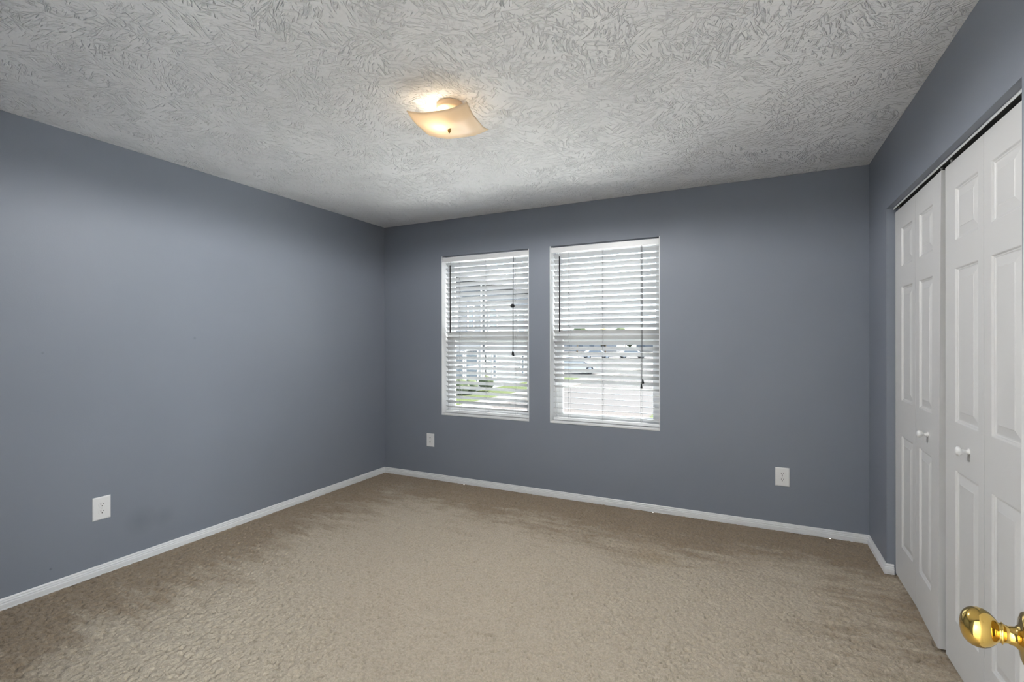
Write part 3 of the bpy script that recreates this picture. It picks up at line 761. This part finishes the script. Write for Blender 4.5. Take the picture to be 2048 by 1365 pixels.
def car(x, y, rot, paint, label):
    root = empty('car', (0, 0, 0)); tag(root, label, 'car', 'parked cars')
    def P(u, v, z): return (u, v, z)
    prof = [(-2.25, .35), (-2.25, .78), (-2.05, .92), (-1.75, .95), (-1.15, 1.38), (-.3, 1.46), (.35, 1.40), (1.05, .98), (1.9, .86), (2.2, .68), (2.25, .35)]
    mb = MB()
    def hw(z): return .86 if z < .97 else .86 - (z-.97)*.42
    n = len(prof); L = [(u, -hw(z), z) for u, z in prof]; Rr = [(u, hw(z), z) for u, z in prof]
    mb.add(L+Rr, [(i, (i+1) % n, n+(i+1) % n, n+i) for i in range(n)])
    mb.add(L, [tuple(range(n))]); mb.add(Rr, [tuple(range(n-1, -1, -1))])
    mb.build('body', paint, root, bevel=.05)
    for s in (-1, 1):
        mb = MB(); q = [(-1.45, 1.0), (-1.08, 1.32), (-.3, 1.39), (.3, 1.33), (.82, 1.0)]
        mb.prism(q, lambda u, z: (u, s*(hw(z)-.01), z), lambda u, z: (u, s*(hw(z)+.012), z)); mb.build('side_window', M_DGLASS, root)
        for u in (-1.35, 1.35):
            mb = MB(); mb.lathe([(0, .31), (.02, .33), (.18, .33), (.2, .31)], (u, s*.68, .33), (0, s, 0), 24); wl = mb.build('wheel', M_TYRE, root)
            mb = MB(); mb.lathe([(.198, .2), (.21, .19), (.212, .05)], (u, s*.68, .33), (0, s, 0), 16); mb.build('hubcap', M_CARS, wl)
    mb = MB(); mb.add([(.42, -.62, 1.385), (.42, .62, 1.385), (1.03, .74, 1.01), (1.03, -.74, 1.01)], [(0, 1, 2, 3)])
    mb.prism([(.42, 1.39), (1.03, 1.02), (1.05, 1.0), (.44, 1.36)], lambda u, z: (u, -.68, z), lambda u, z: (u, .68, z)); mb.build('windscreen', M_DGLASS, root)
    root.location = (x, y, G); root.rotation_euler = (0, 0, rot)
    return root
car(-10.1, 34.6, R(38), M_CARW, 'white car parked nearest, seen low in the right window')
car(-17.2, 66.5, R(30), M_CARS, 'silver car parked far off, middle of the right window')
car(-13.2, 72.0, R(25), M_CARW, 'white car parked far off beside the silver one')
car(-5.5, 74.0, R(80), M_CARG, 'dark grey car parked far off at the right of the right window')

def tree(x, y, h, mat, label, seed):
    root = empty('tree', (x, y, G)); tag(root, label, 'tree', 'distant trees')
    mb = MB(); mb.tube([(x, y, G), (x+.1, y, G+h*.35), (x, y+.1, G+h*.6)], [h*.035, h*.028, h*.015], 8); mb.build('trunk', M_BARK, root)
    mb = MB(); rnd = random.Random(seed)
    for k in range(5): blob(mb, (x+rnd.uniform(-.16, .16)*h, y+rnd.uniform(-.15, .15)*h, G+h*(.5+.09*k)), h*rnd.uniform(.16, .24), .9, seed+k)
    mb.build('crown', mat, root)
T = (('green', M_LEAF), ('yellowing', M_LEAF2))
for k, (x, y, h, q, lab) in enumerate((
        (-30, 96, 5.6, 0, 'green tree far off at the left end of the right window view'), (-25, 100, 5.0, 1, 'yellowing tree far off beside the green left-end tree'),
        (-20, 97, 5.2, 0, 'green tree far off behind the silver car'), (-13, 102, 5.4, 0, 'green tree far off behind the far white car'),
        (-7, 99, 4.8, 1, 'yellowing tree far off in front of the distant houses'), (-1, 104, 5.8, 0, 'green tree far off at the right end of the view'))):
    tree(x, y, h, T[q][1], lab, 10*k+3)
def far_house(x, y, w, h, mat, label):
    root = empty('distant_house', (x, y, G)); tag(root, label, 'house', 'distant houses')
    mb = MB(); mb.box((x-w/2, y, G), (x+w/2, y+8, G+h)); mb.build('wall', mat, root)
    mb = MB(); mb.prism([(-.4, G+h), (4, G+h+2.2), (8.4, G+h)], lambda a, z: (x-w/2-.4, y+a, z), lambda a, z: (x+w/2+.4, y+a, z)); mb.build('roof', M_ROOF, root)
    for k in range(int(w//3)):
        a = x-w/2+1+3*k
        mb = MB(); mb.box((a, y-.05, G+1.0), (a+1.2, y+.02, G+2.2)); mb.build('window', M_DGLASS, root)
far_house(-34, 118, 14, 3.0, M_SIDE, 'long white house at the far left beyond the cars')
far_house(-17, 122, 12, 3.2, M_SIDEG, 'grey house beyond the cars at mid distance')
far_house(-2, 120, 13, 2.9, M_SIDE, 'white house at the far right beyond the dry grass')

S.cycles.max_bounces = 10
S.cycles.diffuse_bounces = 6
S.cycles.transparent_max_bounces = 12
S.cycles.caustics_reflective = False
S.cycles.sample_clamp_indirect = 14
